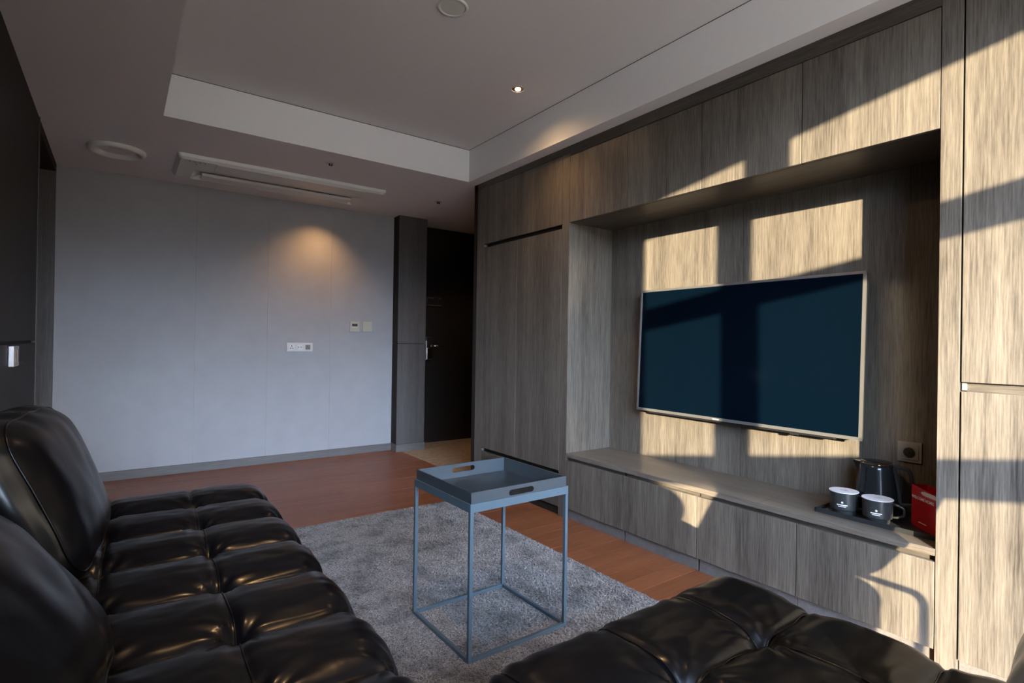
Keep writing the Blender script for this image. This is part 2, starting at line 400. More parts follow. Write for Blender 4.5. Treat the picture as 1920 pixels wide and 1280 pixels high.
# left wall: two storeys of dark cladding, an opening, its far jamb
lw = struct('wall_left', bx(L-0.14, L-0.016, wy(L)-0.05, 3.905, 0, ZU), M['black_gap'])
obj('panel', bx(L-0.016, L, wy(L)-0.03, 3.915, 1.026, ZC+0.005, 0.0008), M['wood_dark'], lw)
obj('panel', bx(L-0.016, L, wy(L)-0.03, 3.915, 0.0, 1.012, 0.0008), M['wood_dark'], lw)
obj('edge_trim', bx(L-0.14, L+0.004, 3.915, 3.935, 0.0, ZC+0.005, 0.001), M['wood_grey'], lw)
struct('trim_1', bx(L-0.14, L, 3.935, D, 2.185, ZC+0.005), M['wood_dark'])
dj = struct('trim_2', bx(L-0.75, L, 4.868, D+0.02, 0, 2.185, 0.001), M['wood_grey'])
struct('wall_left', bx(-1.25, -1.12, 3.6, 5.05, 0, ZC+0.02), M['wood_dark'])
struct('wall_left', bx(-1.25, L-0.14, 3.55, 3.65, 0, ZC+0.02), M['wood_dark'])

# ceiling: lower margins and raised tray
cl = bmesh.new()
T = ZU-0.0035
box(cl, -1.3, XL, 0.02, 5.4, ZC, T); box(cl, XL, XA+0.1, YT, 5.4, ZC, T)
prism(cl, [(XT, wy(XT)), (2.85, wy(2.85)), (2.85, YT), (XT, YT)], ZC, T)
cl.normal_update()
for f in cl.faces: f.material_index = 0 if abs(f.normal.z) > 0.5 else 1
ce = struct('ceiling', cl, [M['ceil'], M['fascia']])
struct('ceiling', prism(bmesh.new(), [(L-0.15, wy(L-0.15)-0.02), (2.85, wy(2.85)-0.02), (XA+0.1, 3.0), (XA+0.1, 5.4), (-1.3, 5.4), (-1.3, 3.0), (L-0.15, 3.0)], ZU, ZU+0.12), M['ceil'])
bm = bx(XL-0.004, XL, 0.02, YT+.004, T, ZU); box(bm, XL, XT, YT, YT+0.004, T, ZU); box(bm, XT, XT+0.004, -1.9, YT+.004, T, ZU)
struct('tray_shadow_line', bm, M['black_gap'])  # black strip flush with the fascia, standing in for the gap's shade

# ------------------------------------------------------------------ window wall (behind the camera, skewed across the room)
wd = Vector((-1, MW, 0)).normalized(); wn = Vector((MW, 1, 0)).normalized()
def wp(s, off=0.0): return Vector((R-s, YW0+MW*s, 0))+wn*off
def wall_piece(bm, s0, s1, z0, z1, d0=-0.05, d1=0.03):
    a, b2, c, d = wp(s0, d0), wp(s1, d0), wp(s1, d1), wp(s0, d1)
    pts = [(p.x, p.y) for p in (a, b2, c, d)]
    ar = sum(pts[i][0]*pts[(i+1) % 4][1]-pts[(i+1) % 4][0]*pts[i][1] for i in range(4))
    if ar < 0: pts = pts[::-1]
    return prism(bm, pts, z0, z1)
HEAD = 2.452
win = struct('window_1', wall_piece(bmesh.new(), -0.35, 2.60, HEAD, ZU+0.1, -0.10, 0.10), M['fascia'])
wf = {}
m_edges = [(-0.35, -0.10), (0.72, 0.84), (2.062, 2.182), (2.506, 2.60)]
for a, b_ in m_edges: obj('mullion', wall_piece(bmesh.new(), a, b_, 0, HEAD, -0.03, 0.02), M['frame_alu'], win)
gaps = [(-0.10, 0.72), (0.84, 2.062), (2.182, 2.506)]
for a, b_ in gaps:
    obj('transom', wall_piece(bmesh.new(), a, b_, 1.872, 1.992, -0.03, 0.015), M['frame_alu'], win)
    obj('transom', wall_piece(bmesh.new(), a, b_, 1.022, 1.146, -0.03, 0.015), M['frame_alu'], win)
    obj('sill', wall_piece(bmesh.new(), a, b_, 0, 0.10, -0.03, 0.02), M['frame_alu'], win)
    for z0, z1 in ((0.10, 1.022), (1.146, 1.872), (1.992, HEAD)):
        obj('pane', wall_piece(bmesh.new(), a, b_, z0, z1, -0.004, 0.002), M['glass'], win)

# ------------------------------------------------------------------ joinery wall on the right
G = 0.0015
def door_panel(y0, y1, z0, z1, parent, name='door', mat=None, x=R):
    return obj(name, bx(x, x+0.018, y0+G, y1-G, z0+G, z1-G, 0.0016), mat or M['wood'], parent)
# structural backing behind the joinery
struct('wall_right', bx(NB+0.02, NB+0.14, -2.2, 3.53, 0, ZC+0.02), M['black_gap'])
# niche lining
nb = struct('wall_niche', bx(NB+0.012, NB+0.02, 0.60, 2.46, 0.37, 1.80), M['black_gap'])
obj('panel', bx(NB, NB+0.012, 0.56, 1.5335, 0.37, 1.80), M['wood'], nb); obj('panel', bx(NB, NB+0.012, 1.5365, 2.46, 0.37, 1.80), M['wood'], nb)
obj('side_panel', bx(R+0.002, NB, 2.442, 2.46, 0.37, 1.80), M['wood'], nb)
obj('side_panel', bx(R+0.02, NB, 0.60, 0.620, 0.37, 1.80), M['wood'], nb)
obj('top_panel', bx(R+0.018, NB, 0.62, 2.442, 1.7795, 1.795), M['wood_h'], nb)
# fillers and posts of the joinery
struct('trim_4', bx(R+0.001, R+0.02, 0.60, 2.449, 2.186, ZC, 0.0006), M['wood_h'])
struct('trim_5', bx(R+0.001, R+0.02, 2.4515, 3.53, 2.203, ZC, 0.0006), M['wood_h'])
struct('trim_6', bx(R, NB+0.02, 0.5635, 0.6205, 0, ZC, 0.0008), M['wood'])
# wall cabinets over the niche
yv = [0.6220, 1.0725, 1.5305, 1.9880, 2.4440]
names_u = ['wood veneer wall cabinet over the niche beside the tall cabinet, mostly sunlit', 'wall cabinet with sun patches at both lower corners, second from the tall cabinet',
           'shaded grey-brown wall cabinet over the niche, third from the tall cabinet', 'shaded wall cabinet over the niche next to the wardrobe, warm lamp glow on it']
protos = []
for i in range(4):
    y0, y1 = yv[i], yv[i+1]
    if i == 0:
        t = thing('wall_cabinet', names_u[i], 'cabinet', (R, y0, 1.78), group='wall cabinets over the niche')
        obj('body', bx(R+0.020, NB+0.01, y0+.001, y1-.001, 1.796, 2.185), M['black_gap'], t)
        door_panel(y0, y0+0.4555, 1.779, 2.184, t); protos.append(t)
    else:
        t = protos[0].copy(); COL.objects.link(t); t.location = (R, y0, 1.78); t['label'] = names_u[i]
        for ch in protos[0].children:
            c = ch.copy(); COL.objects.link(c); c.parent = t
            if ch.name.startswith('door'): c.scale = (1, (y1-y0)/0.4555, 1)
protos[0].children  # keep
# fix the first door's width
for ch in protos[0].children:
    if ch.name.startswith('door'): ch.scale = (1, (yv[1]-yv[0])/0.4555, 1)
# bench base cabinets
names_b = ['sunlit base cabinet under the bench top, beside the tall cabinet', 'base cabinet under the bench top left of the sunlit one, second from the tall cabinet',
           'grey base cabinet under the bench top, sun patch at its upper edge', 'bluish-grey base cabinet under the bench top beside the wardrobe, fully shaded']
pb = None
for i in range(4):
    y0, y1 = yv[i], yv[i+1]
    if pb is None:
        t = thing('base_cabinet', names_b[i], 'cabinet', (R, y0, 0.0), group='base cabinets under the bench top')
        obj('body', bx(R+0.020, NB-.002, y0+.001, y1-.001, 0.058, 0.326), M['black_gap'], t)
        obj('grip_rail', bx(R+0.022, R+0.030, y0+.001, y1-.001, 0.326, 0.366), M['wood_h'], t)
        door_panel(y0, y0+0.4555, 0.060, 0.350, t)
        obj('kickboard', bx(R+0.018, R+0.030, y0+.001, y1-.001, 0.0, 0.057), M['wood_dark'] if False else M['base_grey'], t); pb = t
    else:
        t = pb.copy(); COL.objects.link(t); t.location = (R, y0, 0); t['label'] = names_b[i]
        for ch in pb.children:
            c = ch.copy(); COL.objects.link(c); c.parent = t
            if ch.name.startswith('door'): c.scale = (1, (y1-y0)/0.4555, 1)
for ch in pb.children:
    if ch.name.startswith('door'): ch.scale = (1, (yv[1]-yv[0])/0.4555, 1)
bt = thing('bench_top', 'long grey-brown wooden bench top running through the television niche', 'countertop', (R, 0.6215, 0.368))
obj('board', bx(R-0.002, NB-0.001, 1.2355, 2.4405, 0.3685, 0.392, 0.0012), M['wood_top'], bt)
obj('board', bx(R-0.002, NB-0.001, 0.6225, 1.2345, 0.3685, 0.392, 0.0012), M['wood_top'], bt)
# wardrobe
wr = thing('wardrobe', 'tall built-in wardrobe with two grey wood doors, a top flap and low drawer', 'wardrobe', (R, 2.445, 0))
obj('body', bx(R+0.050, NB+0.02, 2.462, 3.50, 0.05, 2.20), M['black_gap'], wr)
obj('post', bx(R, R+0.05, 2.4445, 2.508, 0, 2.200, 0.0008), M['wood'], wr)
obj('post', bx(R, R+0.05, 3.385, 3.480, 0, 2.200, 0.0008), M['wood'], wr)
obj('end_panel', bx(R+0.001, NB+0.02, 3.482, 3.53, 0, ZC, 0.001), M['wood_dark'], wr)
lab(obj('door', bx(R, R+0.018, 2.510, 3.383, 1.780, 2.200, 0.0009), M['wood'], wr), 'wide flap door above the tall doors')
door_panel(2.509, 2.9685, 0.272, 1.754, wr); door_panel(2.9685, 3.384, 0.272, 1.754, wr)
obj('finger_groove', bx(R+0.030, R+0.05, 2.509, 3.384, 1.754, 1.780), M['black_gap'], wr)
obj('finger_groove', bx(R+0.030, R+0.05, 2.509, 3.384, 0.246, 0.272), M['black_gap'], wr)
obj('drawer', bx(R, R+0.018, 2.510, 3.383, 0.054, 0.247, 0.0009), M['wood_h'], wr)
obj('kickboard', bx(R+0.018, R+0.030, 2.509, 3.384, 0.0, 0.052), M['wood_dark'], wr)
obj('bracket', bx(R+0.003, R+0.018, 3.372, 3.384, 0.250, 0.266, 0.001), M['silver'], wr)
# tall cabinets beside the niche
y0, y1 = 0.0900, 0.5600
t = thing('tall_cabinet', 'tall built-in cabinet right of the television niche, doors split by a finger groove', 'cabinet', (R, y0, 0))
obj('body', bx(R+0.045, NB+0.02, y0, y1, 0.05, ZC), M['wood'], t)
door_panel(y0, y1, 0.9445, ZC-0.004, t, 'door'); door_panel(y0, y1, 0.055, 0.918, t, 'door')
obj('grip_rail', bx(R+0.020, R+0.045, y0, y1-.012, 0.912, 0.95), M['wood_h'], t)
obj('groove_end', bx(R+0.006, R+0.03, y1-.012, y1-.002, 0.920, 0.943), M['socketgrey'], t)
obj('kickboard', bx(R+0.02, R+0.045, y0, y1, 0, 0.052), M['base_grey'], t)
pw = struct('wall_right', bx(R+0.02, NB+0.02, -2.0, 0.088, 0, ZC), M['black_gap'])
for y1 in (0.0885, -0.381, -0.851, -1.321):
    obj('panel', bx(R, R+0.02, y1-0.468, y1, 0.9445, ZC), M['wood'], pw); obj('panel', bx(R, R+0.02, y1-0.468, y1, 0.0, 0.918), M['wood'], pw)

# ------------------------------------------------------------------ television
tv = thing('television', 'large flat television with thin silver bezel mounted in the wood niche', 'television', (0, 0, 0))
tv.location = (2.4605, 1.5375, 1.020); tv['_org'] = [0, 0, 0]
tv.rotation_euler = (Matrix.Rotation(math.radians(-0.95), 3, 'Z') @ Matrix.Rotation(math.radians(2.1), 3, 'Y')).to_euler()
TW, TH, bz = 1.194, 0.694, 0.0115
def loc(name, bm, mat, p, smooth=False): return obj(name, bm, mat, p, smooth, local=True)
loc('housing', bx(0.004, 0.030, -TW/2+.004, TW/2-.004, -TH/2+.004, TH/2-.004, 0.004), M['black'], tv)
bm = bmesh.new()
box(bm, -0.004, 0.006, -TW/2, TW/2, TH/2-bz, TH/2); box(bm, -0.004, 0.006, -TW/2, TW/2, -TH/2, -TH/2+bz*1.25)
box(bm, -0.004, 0.006, -TW/2, -TW/2+bz, -TH/2, TH/2); box(bm, -0.004, 0.006, TW/2-bz, TW/2, -TH/2, TH/2)
fr_ = loc('bezel', bm, M['silver'], tv)
loc('screen', bx(-0.0015, 0.004, -TW/2+bz, TW/2-bz, -TH/2+bz*1.25, TH/2-bz), M['screen'], tv)
loc('rear_cover', bx(0.030, 0.058, -0.46, 0.46, -TH/2-0.004, 0.10, 0.006), M['black'], tv)
bm = bx(0.008, 0.026, -0.49, 0.52, -TH/2-0.010, -TH/2+0.004, 0.002); box(bm, 0.006, 0.020, -0.335, -0.30, -TH/2-0.015, -TH/2-0.008)
loc('lower_strip', bm, M['black'], tv)
loc('wall_bracket', bx(0.050, 0.084, -0.18, 0.18, -0.12, 0.10), M['black'], tv)
lg = bmesh.new(); box(lg, -0.0052, -0.004, 0.055, 0.089, -TH/2+0.0045, -TH/2+0.0075)
loc('badge', lg, M['print'], fr_)

# ------------------------------------------------------------------ things on the bench
BZ = 0.392
st = thing('serving_tray', 'flat black rectangular tray on the wooden bench holding the kettle and mugs', 'tray', (2.36, 0.83, BZ))
obj('tray_base', bx(2.276, 2.520, 0.632, 1.042, BZ, BZ+0.004, 0.001), M['blacktray'], st)
bm = bx(2.272, 2.278, 0.632, 1.042, BZ, BZ+0.017, 0.001); box(bm, 2.518, 2.524, 0.632, 1.042, BZ, BZ+0.017, 0.001)
box(bm, 2.272, 2.524, 1.038, 1.044, BZ, BZ+0.017, 0.001); box(bm, 2.272, 2.524, 0.630, 0.636, BZ, BZ+0.017, 0.001)
obj('tray_rim', bm, M['blacktray'], st)
TZ = BZ+0.004
def mug(x, y, label, first=None):
    t = thing('mug', label, 'mug', (x, y, TZ), 0, 'charcoal mugs with paper lids')
    prof = [(0.0, 0.0), (0.038, 0.0), (0.0395, 0.002), (0.0410, 0.018), (0.0411, 0.0195), (0.0470, 0.0200), (0.0482, 0.0215), (0.0484, 0.0225), (0.0488, 0.050), (0.0492, 0.0855), (0.0491, 0.086), (0.0478, 0.0868), (0.0462, 0.085), (0.045, 0.03), (0.03, 0.024), (0.0, 0.024)]
    c_ = loc('cup', lathe(bmesh.new(), prof, 56), M['mug'], t, smooth=True); sharp(c_, 35)
    hd = Vector((0.22, -0.975, 0)).normalized()
    pts = [hd*0.046+Vector((0, 0, 0.076)), hd*0.064+Vector((0, 0, 0.073)), hd*0.079+Vector((0, 0, 0.066)), hd*0.083+Vector((0, 0, 0.060)), hd*0.083+Vector((0, 0, 0.042)), hd*0.079+Vector((0, 0, 0.036)), hd*0.062+Vector((0, 0, 0.028)), hd*0.046+Vector((0, 0, 0.026))]
    loc('handle', tube(bmesh.new(), pts, 0.0042, 10), M['mug'], t, smooth=True)
    ld = loc('paper_lid', lathe(bmesh.new(), [(0, 0.0872), (0.0512, 0.0872), (0.0516, 0.0882), (0.0512, 0.0894), (0, 0.0894)], 56), M['lid'], t)
    bm = bmesh.new()
    for k, (wd_, off) in enumerate(((0.030, 0.006), (0.040, 0.0), (0.026, -0.006))):
        box(bm, off-0.0006, off+0.0006, -wd_/2, wd_/2, 0.0894, 0.0898)
    box(bm, 0.013, 0.017, -0.003, 0.003, 0.0894, 0.0898)
    loc('lid_print', bm, M['faint'], ld)
    # printed emblem and two lines facing the room
    az = math.atan2(-0.30, -0.95)
    bm = bmesh.new()
    def arc_patch(a0, a1, z0, z1, r):
        n = 8; vs = []
        for i in range(n+1):
            a = a0+(a1-a0)*i/n; vs.append((bm.verts.new((r*math.cos(a), r*math.sin(a), z0)), bm.verts.new((r*math.cos(a), r*math.sin(a), z1))))
        for i in range(n): bm.faces.new([vs[i][0], vs[i+1][0], vs[i+1][1], vs[i][1]])
    rr = 0.0497
    arc_patch(az-0.40, az+0.34, 0.040, 0.0435, rr); arc_patch(az-0.30, az+0.24, 0.0345, 0.0370, rr)
    c0 = az-0.02
    ctr = bm.verts.new(((rr+.0002)*math.cos(c0), (rr+.0002)*math.sin(c0), 0.0515)); ring = []
    for k in range(12):
        q = 0.0048 if k % 2 == 0 else 0.0030; a = 2*PI*k/12
        aa = c0+q*math.cos(a)/rr; ring.append(bm.verts.new((rr*math.cos(aa), rr*math.sin(aa), 0.0515+q*math.sin(a))))
    for k in range(12): bm.faces.new([ctr, ring[k], ring[(k+1) % 12]])
    loc('emblem', bm, M['print'], t)
    return t
mug(2.335, 0.962, 'charcoal mug with white paper lid, the left one on the black tray')
mug(2.328, 0.842, 'charcoal mug with white paper lid, the right one, its handle catching sunlight')

kt = thing('kettle', 'dark polished steel electric kettle with black handle behind the two mugs', 'kettle', (2.452, 0.892, TZ))
loc('power_base', lathe(bmesh.new(), [(0, 0), (0.078, 0), (0.080, 0.004), (0.078, 0.018), (0.070, 0.021), (0, 0.021)], 56), M['black'], kt, smooth=False)
loc('body', lathe(bmesh.new(), [(0, 0.022), (0.078, 0.022), (0.0795, 0.028), (0.078, 0.042), (0.0755, 0.060), (0.066, 0.120), (0.0585, 0.180), (0.0560, 0.196), (0.053, 0.197), (0.0, 0.197)], 72), M['kettle'], kt, smooth=True)
ld = loc('lid', lathe(bmesh.new(), [(0.0555, 0.196), (0.0555, 0.201), (0.050, 0.205), (0.030, 0.2075), (0, 0.208)], 56), M['kettle'], kt, smooth=True)
loc('lid_ring', lathe(bmesh.new(), [(0.0540, 0.1965), (0.0585, 0.1980), (0.0588, 0.2005), (0.0560, 0.2030), (0.0535, 0.2030)], 56), M['chrome'], ld)
sd = Vector((-0.16, 0.987, 0)); side = Vector((sd.y, -sd.x, 0))
bm = bmesh.new()
tip = [sd*0.083+Vector((0, 0, 0.199)), sd*0.052+side*0.022+Vector((0, 0, 0.199)), sd*0.052-side*0.022+Vector((0, 0, 0.199)), sd*0.060+Vector((0, 0, 0.150))]
v = [bm.verts.new(p) for p in tip]
bm.faces.new([v[0], v[3], v[1]]); bm.faces.new([v[0], v[2], v[3]]); bm.faces.new([v[1], v[3], v[2]]); bm.faces.new([v[0], v[1], v[2]])
bmesh.ops.recalc_face_normals(bm, faces=bm.faces)
loc('spout', bm, M['kettle'], kt)
hd = -sd
def hsec(pts, wt=0.022, tk=0.011):
    bm = bmesh.new(); rings = []
    P = [Vector((hd.x*a, hd.y*a, z)) for a, z in pts]; n = len(P)
    for i, p in enumerate(P):
        t_ = (P[(i+1) % n]-P[i-1]).normalized(); nn = t_.cross(side).normalized()
        rings.append([bm.verts.new(p+side*sx*wt/2+nn*sn*tk/2) for sx, sn in ((-1, -1), (1, -1), (1, 1), (-1, 1))])
    for i in range(n):
        a, b2 = rings[i], rings[(i+1) % n]
        for k in range(4): bm.faces.new([a[k], a[(k+1) % 4], b2[(k+1) % 4], b2[k]])
    bmesh.ops.recalc_face_normals(bm, faces=bm.faces)
    bmesh.ops.bevel(bm, geom=[e for e in bm.edges], offset=0.0018, segments=1, affect='EDGES')
    return bm
loc('handle', hsec([(0.062, 0.193), (0.092, 0.190), (0.105, 0.186), (0.111, 0.176), (0.122, 0.110), (0.127, 0.068), (0.123, 0.058), (0.112, 0.054), (0.086, 0.050), (0.080, 0.060), (0.0755, 0.100), (0.066, 0.160), (0.060, 0.180)]), M['handle'], kt)
loc('switch', tube(bmesh.new(), [sd*0.068+side*(-0.03)+Vector((0, 0, 0.046)), sd*0.072+side*(-0.055)+Vector((0, 0, 0.040))], [0.006, 0.004]), M['chrome'], kt, smooth=True)

# red card box of drinks sachets
p1, p2 = Vector((2.404, 0.757, 0)), Vector((2.312, 0.652, 0)); dx = (p2-p1).normalized(); nf = Vector((dx.y, -dx.x, 0))
if nf.x > 0: nf = -nf
bk = -nf*0.055
rb = thing('gift_box', 'glossy red open-topped card box at the right end of the bench', 'box', (p1.x, p1.y, TZ))
bm = bmesh.new()
def rpt(u, d, z): return p1+dx*u+bk*d+Vector((0, 0, TZ+z))
W_ = 0.136
vv = [rpt(0, 0, 0), rpt(W_, 0, 0), rpt(W_, 1, 0), rpt(0, 1, 0), rpt(0, 0, 0.150), rpt(W_, 0, 0.140), rpt(W_, 1, 0.140), rpt(0, 1, 0.150)]
bv = [bm.verts.new(q) for q in vv]
for f in ((0, 1, 5, 4), (1, 2, 6, 5), (2, 3, 7, 6), (3, 0, 4, 7), (0, 3, 2, 1)): bm.faces.new([bv[i] for i in f])
bmesh.ops.recalc_face_normals(bm, faces=bm.faces)
bmesh.ops.solidify(bm, geom=bm.faces[:], thickness=0.002)
rbx = obj('card', bm, M['red'], rb)
obj('sachets', bx(0, 0.11, 0, 0.042, 0, 0.10), M['black'], rb)
rb.children[-1].location = (0, 0, 0)
o = rb.children[-1]
me = o.data
for v_ in me.vertices:
    c = v_.co + Vector(rb['_org'])
    q = rpt(0.008+c.x*1.05, 0.12+c.y/0.055, 0.004+c.z) - Vector(rb['_org']); v_.co = q
def on_face(bm, u, z, off=0.0007): return place(bm, rpt(u, 0, z)+nf*off, dx, (0, 0, 1))
obj('lettering', on_face(text_bm('WELCOME HOME!', 0.0145, 0.0002, 0.0002), 0.062, 0.108), M['print'], rb)
bm = bmesh.new(); box(bm, -0.022, 0.022, -0.0012, 0.0016, 0, 0.0004); obj('small_print', on_face(bm, 0.062, 0.022), M['print'], rb)
bm = bmesh.new(); prism(bm, [(0.026*math.cos(a)*1.0+0.02*(1 if math.cos(a) > 0 else -1), 0.0075*math.sin(a)) for a in [2*PI*k/20 for k in range(20)]], 0, 0.0004)
obj('white_sticker', on_face(bm, 0.100, 0.132), M['lid'], rb)

# sockets and switches
sk = thing('power_socket', 'square grey round-pin socket in the niche above the kettle', 'socket', (NB, 0.811, 0.640))
obj('plate', bx(NB-0.008, NB, 0.770, 0.852, 0.600, 0.681, 0.0015), M['socketgrey'], sk)
fpl = obj('inner_frame', bx(NB-0.0105, NB-0.008, 0.780, 0.842, 0.610, 0.671, 0.001), M['socketgrey'], sk)
rg = lathe(bmesh.new(), [(0.021, 0.0), (0.023, 0.003), (0.0205, 0.0045), (0.019, -0.004), (0, -0.004)], 40)
obj('round_well', place(rg, (NB-0.0105, 0.811, 0.640), (0, 1, 0), (0, 0, 1)).__class__ and rg, M['black'], sk)
def flip_to(bm, origin): return bm

ws = thing('wall_socket', 'wide white three-gang socket plate on the grey back wall', 'socket', (1.273, D, 0.985))
obj('plate', bx(1.166, 1.383, D-0.010, D, 0.948, 1.023, 0.002), M['white'], ws)
for cx, mt in ((1.206, 'lid'), (1.274, 'lid'), (1.342, 'socketgrey')):
    obj('insert', bx(cx-0.021, cx+0.021, D-0.0125, D-0.010, 0.964, 1.006, 0.001), M[mt], ws)
bm = bmesh.new()
def pin(x, z, w_=0.004, h_=0.006): box(bm, x-w_, x+w_, D-0.0132, D-0.0124, z-h_, z+h_)
pin(1.206, 0.9945, 0.0032, 0.0075); pin(1.197, 0.9755, 0.005, 0.0035); pin(1.215, 0.9755, 0.005, 0.0035)
pin(1.2635, 0.985, 0.0025, 0.0065); pin(1.2845, 0.985, 0.0025, 0.0065)
pin(1.342, 0.994, 0.0022, 0.005); pin(1.334, 0.979, 0.0022, 0.005); pin(1.350, 0.979, 0.0022, 0.005)
obj('pin_holes', bm, M['black'], ws)['kind'] = 'stuff'
th = thing('thermostat', 'cream square thermostat with small dark display on the back wall', 'thermostat', (1.758, D, 1.178))
obj('plate', bx(1.713, 1.804, D-0.016, D, 1.130, 1.228, 0.002), M['cream'], th)
obj('display', bx(1.733, 1.783, D-0.0172, D-0.016, 1.182, 1.203), M['black'], th)
bm = bmesh.new()
for k in range(3): box(bm, 1.735+k*0.0175, 1.746+k*0.0175, D-0.018, D-0.016, 1.166, 1.175)
obj('button', bm, M['white'], th)
bp = thing('blank_plate', 'plain cream square wall plate right of the thermostat', 'wall plate', (1.880, D, 1.180))
obj('plate', bx(1.834, 1.925, D-0.014, D, 1.134, 1.228, 0.002), M['cream'], bp)
bm = bmesh.new()
for k in range(4): box(bm, 1.840, 1.919, D-0.0150, D-0.014, 1.141+k*0.007, 1.1435+k*0.007)
obj('vent_ribs', bm, M['cream'], bp)
ls = thing('light_switch', 'silvery light switch plate on the dark left wall above the cushions', 'switch', (L, 3.10, 0.962))
obj('plate', bx(L, L+0.018, 3.035, 3.175, 0.919, 1.005, 0.002), M['silver'], ls)
for k in range(3): obj('rocker', bx(L+0.018, L+0.021, 3.062+k*0.030, 3.086+k*0.030, 0.936, 0.990, 0.001), M['white'] if k == 1 else M['socketgrey'], ls)

# ------------------------------------------------------------------ side table and its tray
TX, TY, TA = 1.1335, 1.691, math.radians(0.5)
TWX, TWY, RZ = 0.424, 0.404, 0.012
tb = thing('side_table', 'slim blue-grey metal cube-frame side table standing on the grey rug', 'table', (TX, TY, RZ), TA)
ls_ = 0.0125; hx, hy = TWX/2, TWY/2
for sx in (-1, 1):
    for sy in (-1, 1):
        x0 = sx*hx-(ls_ if sx > 0 else 0); y0 = sy*hy-(ls_ if sy > 0 else 0)
        loc('leg', bx(x0, x0+ls_, y0, y0+ls_, 0, 0.486, 0.0008), M['table'], tb)
for sy in (-1, 1):
    y0 = sy*hy-(ls_ if sy > 0 else 0)
    loc('floor_rail', bx(-hx+ls_, hx-ls_, y0, y0+ls_, 0, ls_, 0.0008), M['table'], tb)
    loc('apron', bx(-hx, hx, y0 if sy < 0 else y0+ls_-0.004, y0+0.004 if sy < 0 else y0+ls_, 0.486, 0.514, 0.0006), M['table'], tb)
for sx in (-1, 1):
    x0 = sx*hx-(ls_ if sx > 0 else 0)
    loc('floor_rail', bx(x0, x0+ls_, -hy+ls_, hy-ls_, 0, ls_, 0.0008), M['table'], tb)
    loc('apron', bx(x0 if sx < 0 else x0+ls_-0.004, x0+0.004 if sx < 0 else x0+ls_, -hy+0.004, hy-0.004, 0.486, 0.514, 0.0006), M['table'], tb)
loc('shelf_ledge', bx(-hx+0.004, hx-0.004, -hy+0.004, hy-0.004, 0.486, 0.490), M['table'], tb)
tt = thing('table_tray', 'square blue-grey tray with oval hand slots resting on the side table', 'tray', (TX, TY, RZ+0.490), TA)
wx, wy_ = TWX-0.012, TWY-0.012; TH_ = 0.060
loc('tray_floor', bx(-wx/2+.002, wx/2-.002, -wy_/2+.002, wy_/2-.002, 0.0005, 0.006), M['tray_in'], tt)
for sy in (-1, 1):
    bm = plate_hole(wx, TH_, 0.005, 0.108, 0.020, 0.037)
    bmesh.ops.translate(bm, verts=bm.verts, vec=(0, sy*(wy_/2-0.0025), 0))
    lab(loc('tray_wall', bm, M['tray_side'], tt), 'tray side with an oval hand slot')
for sx in (-1, 1):
    loc('tray_wall', bx(sx*(wx/2)-(0.005 if sx > 0 else 0), sx*(wx/2)+(0.005 if sx < 0 else 0), -wy_/2+0.005, wy_/2-0.005, 0, TH_, 0.0006), M['tray_side'], tt)

# ------------------------------------------------------------------ rug
def make_rug():
    x0, x1, y0, y1 = -0.10, 1.795, 0.55, 3.12
    nx, ny = int((x1-x0)/0.0075), int((y1-y0)/0.0075)
    vs, fs = [], []
    for j in range(ny+1):
        for i in range(nx+1):
            e = min(i, nx-i, j, ny-j)
            z = 0.0115+random.uniform(-0.0028, 0.0028)
            if e == 0: z = -0.0005
            if e == 1: z = 0.010+random.uniform(-0.002, 0.002)
            jx = random.uniform(-0.0025, 0.0025); jy = random.uniform(-0.0025, 0.0025)
            vs.append((x0+(x1-x0)*i/nx+jx, y0+(y1-y0)*j/ny+jy, z))
    for j in range(ny):
        for i in range(nx):
            a = j*(nx+1)+i; fs.append((a, a+1, a+nx+2, a+nx+1))
    me = bpy.data.meshes.new('rug'); me.from_pydata(vs, [], fs); me.materials.append(M['rug'])
    o = bpy.data.objects.new('rug', me); COL.objects.link(o)
    tag(o, 'mottled grey short-pile rug under the side table and sofa', 'rug')
make_rug()

# ------------------------------------------------------------------ sofa
def quilt(seams_x, seams_y, hx, hy, amp=0.022, crease=0.014, tuft=0.026, seed=0.0, jit=0.01, topz=0.0):
    def cellpos(v, s):
        d = 1e9; nxt = None
        s2 = sorted(s)
        lo = max([a for a in s2 if a <= v], default=None); hi = min([a for a in s2 if a > v], default=None)
        if lo is None: lo = hi-0.27
        if hi is None: hi = lo+0.27
        w_ = hi-lo; dd = min(v-lo, hi-v); return dd, w_
    def f(P, n):
        nz = noise.noise(Vector((P.x*4+seed, P.y*4, P.z*4)))
        x = P.x+0.006*noise.noise(Vector((P.x*9, P.y*9, seed)))
        y = P.y+0.006*noise.noise(Vector((P.y*9, P.x*9, seed+3)))
        # seams bow a little between the tufts
        dx_, wx_ = cellpos(x, seams_x); dy_, wy2 = cellpos(y, seams_y)
        tx = min(1, dx_/(wx_/2)); ty = min(1, dy_/(wy2/2))
        puff = (0.80+0.20*(1-(1-tx)**5))*(1-(1-ty)**2.5)
        k = max(0.12, min(1.0, 0.25+0.75*n.z))
        h = amp*puff*k
        h -= crease*k*(math.exp(-(dy_/0.0065)**2)*(0.55+0.45*(1-tx)) + 0.7*math.exp(-(dx_/0.009)**2)*(0.35+0.65*(1-ty)**2))
        r2 = dx_*dx_+dy_*dy_; r_ = math.sqrt(r2)
        if n.z > 0.3:
            h -= tuft*math.exp(-(r_/0.030)**2)
            a = math.atan2(dy_, dx_)
            h += 0.0042*math.exp(-(r_/0.085)**2)*math.sin(a*9+6*noise.noise(Vector((P.x*5, P.y*5, seed))))*min(1, r_/0.02)
        h += 0.0030*nz + 0.0020*noise.noise(Vector((P.x*16, P.y*34+seed, P.z*16)))
        return h
    return f
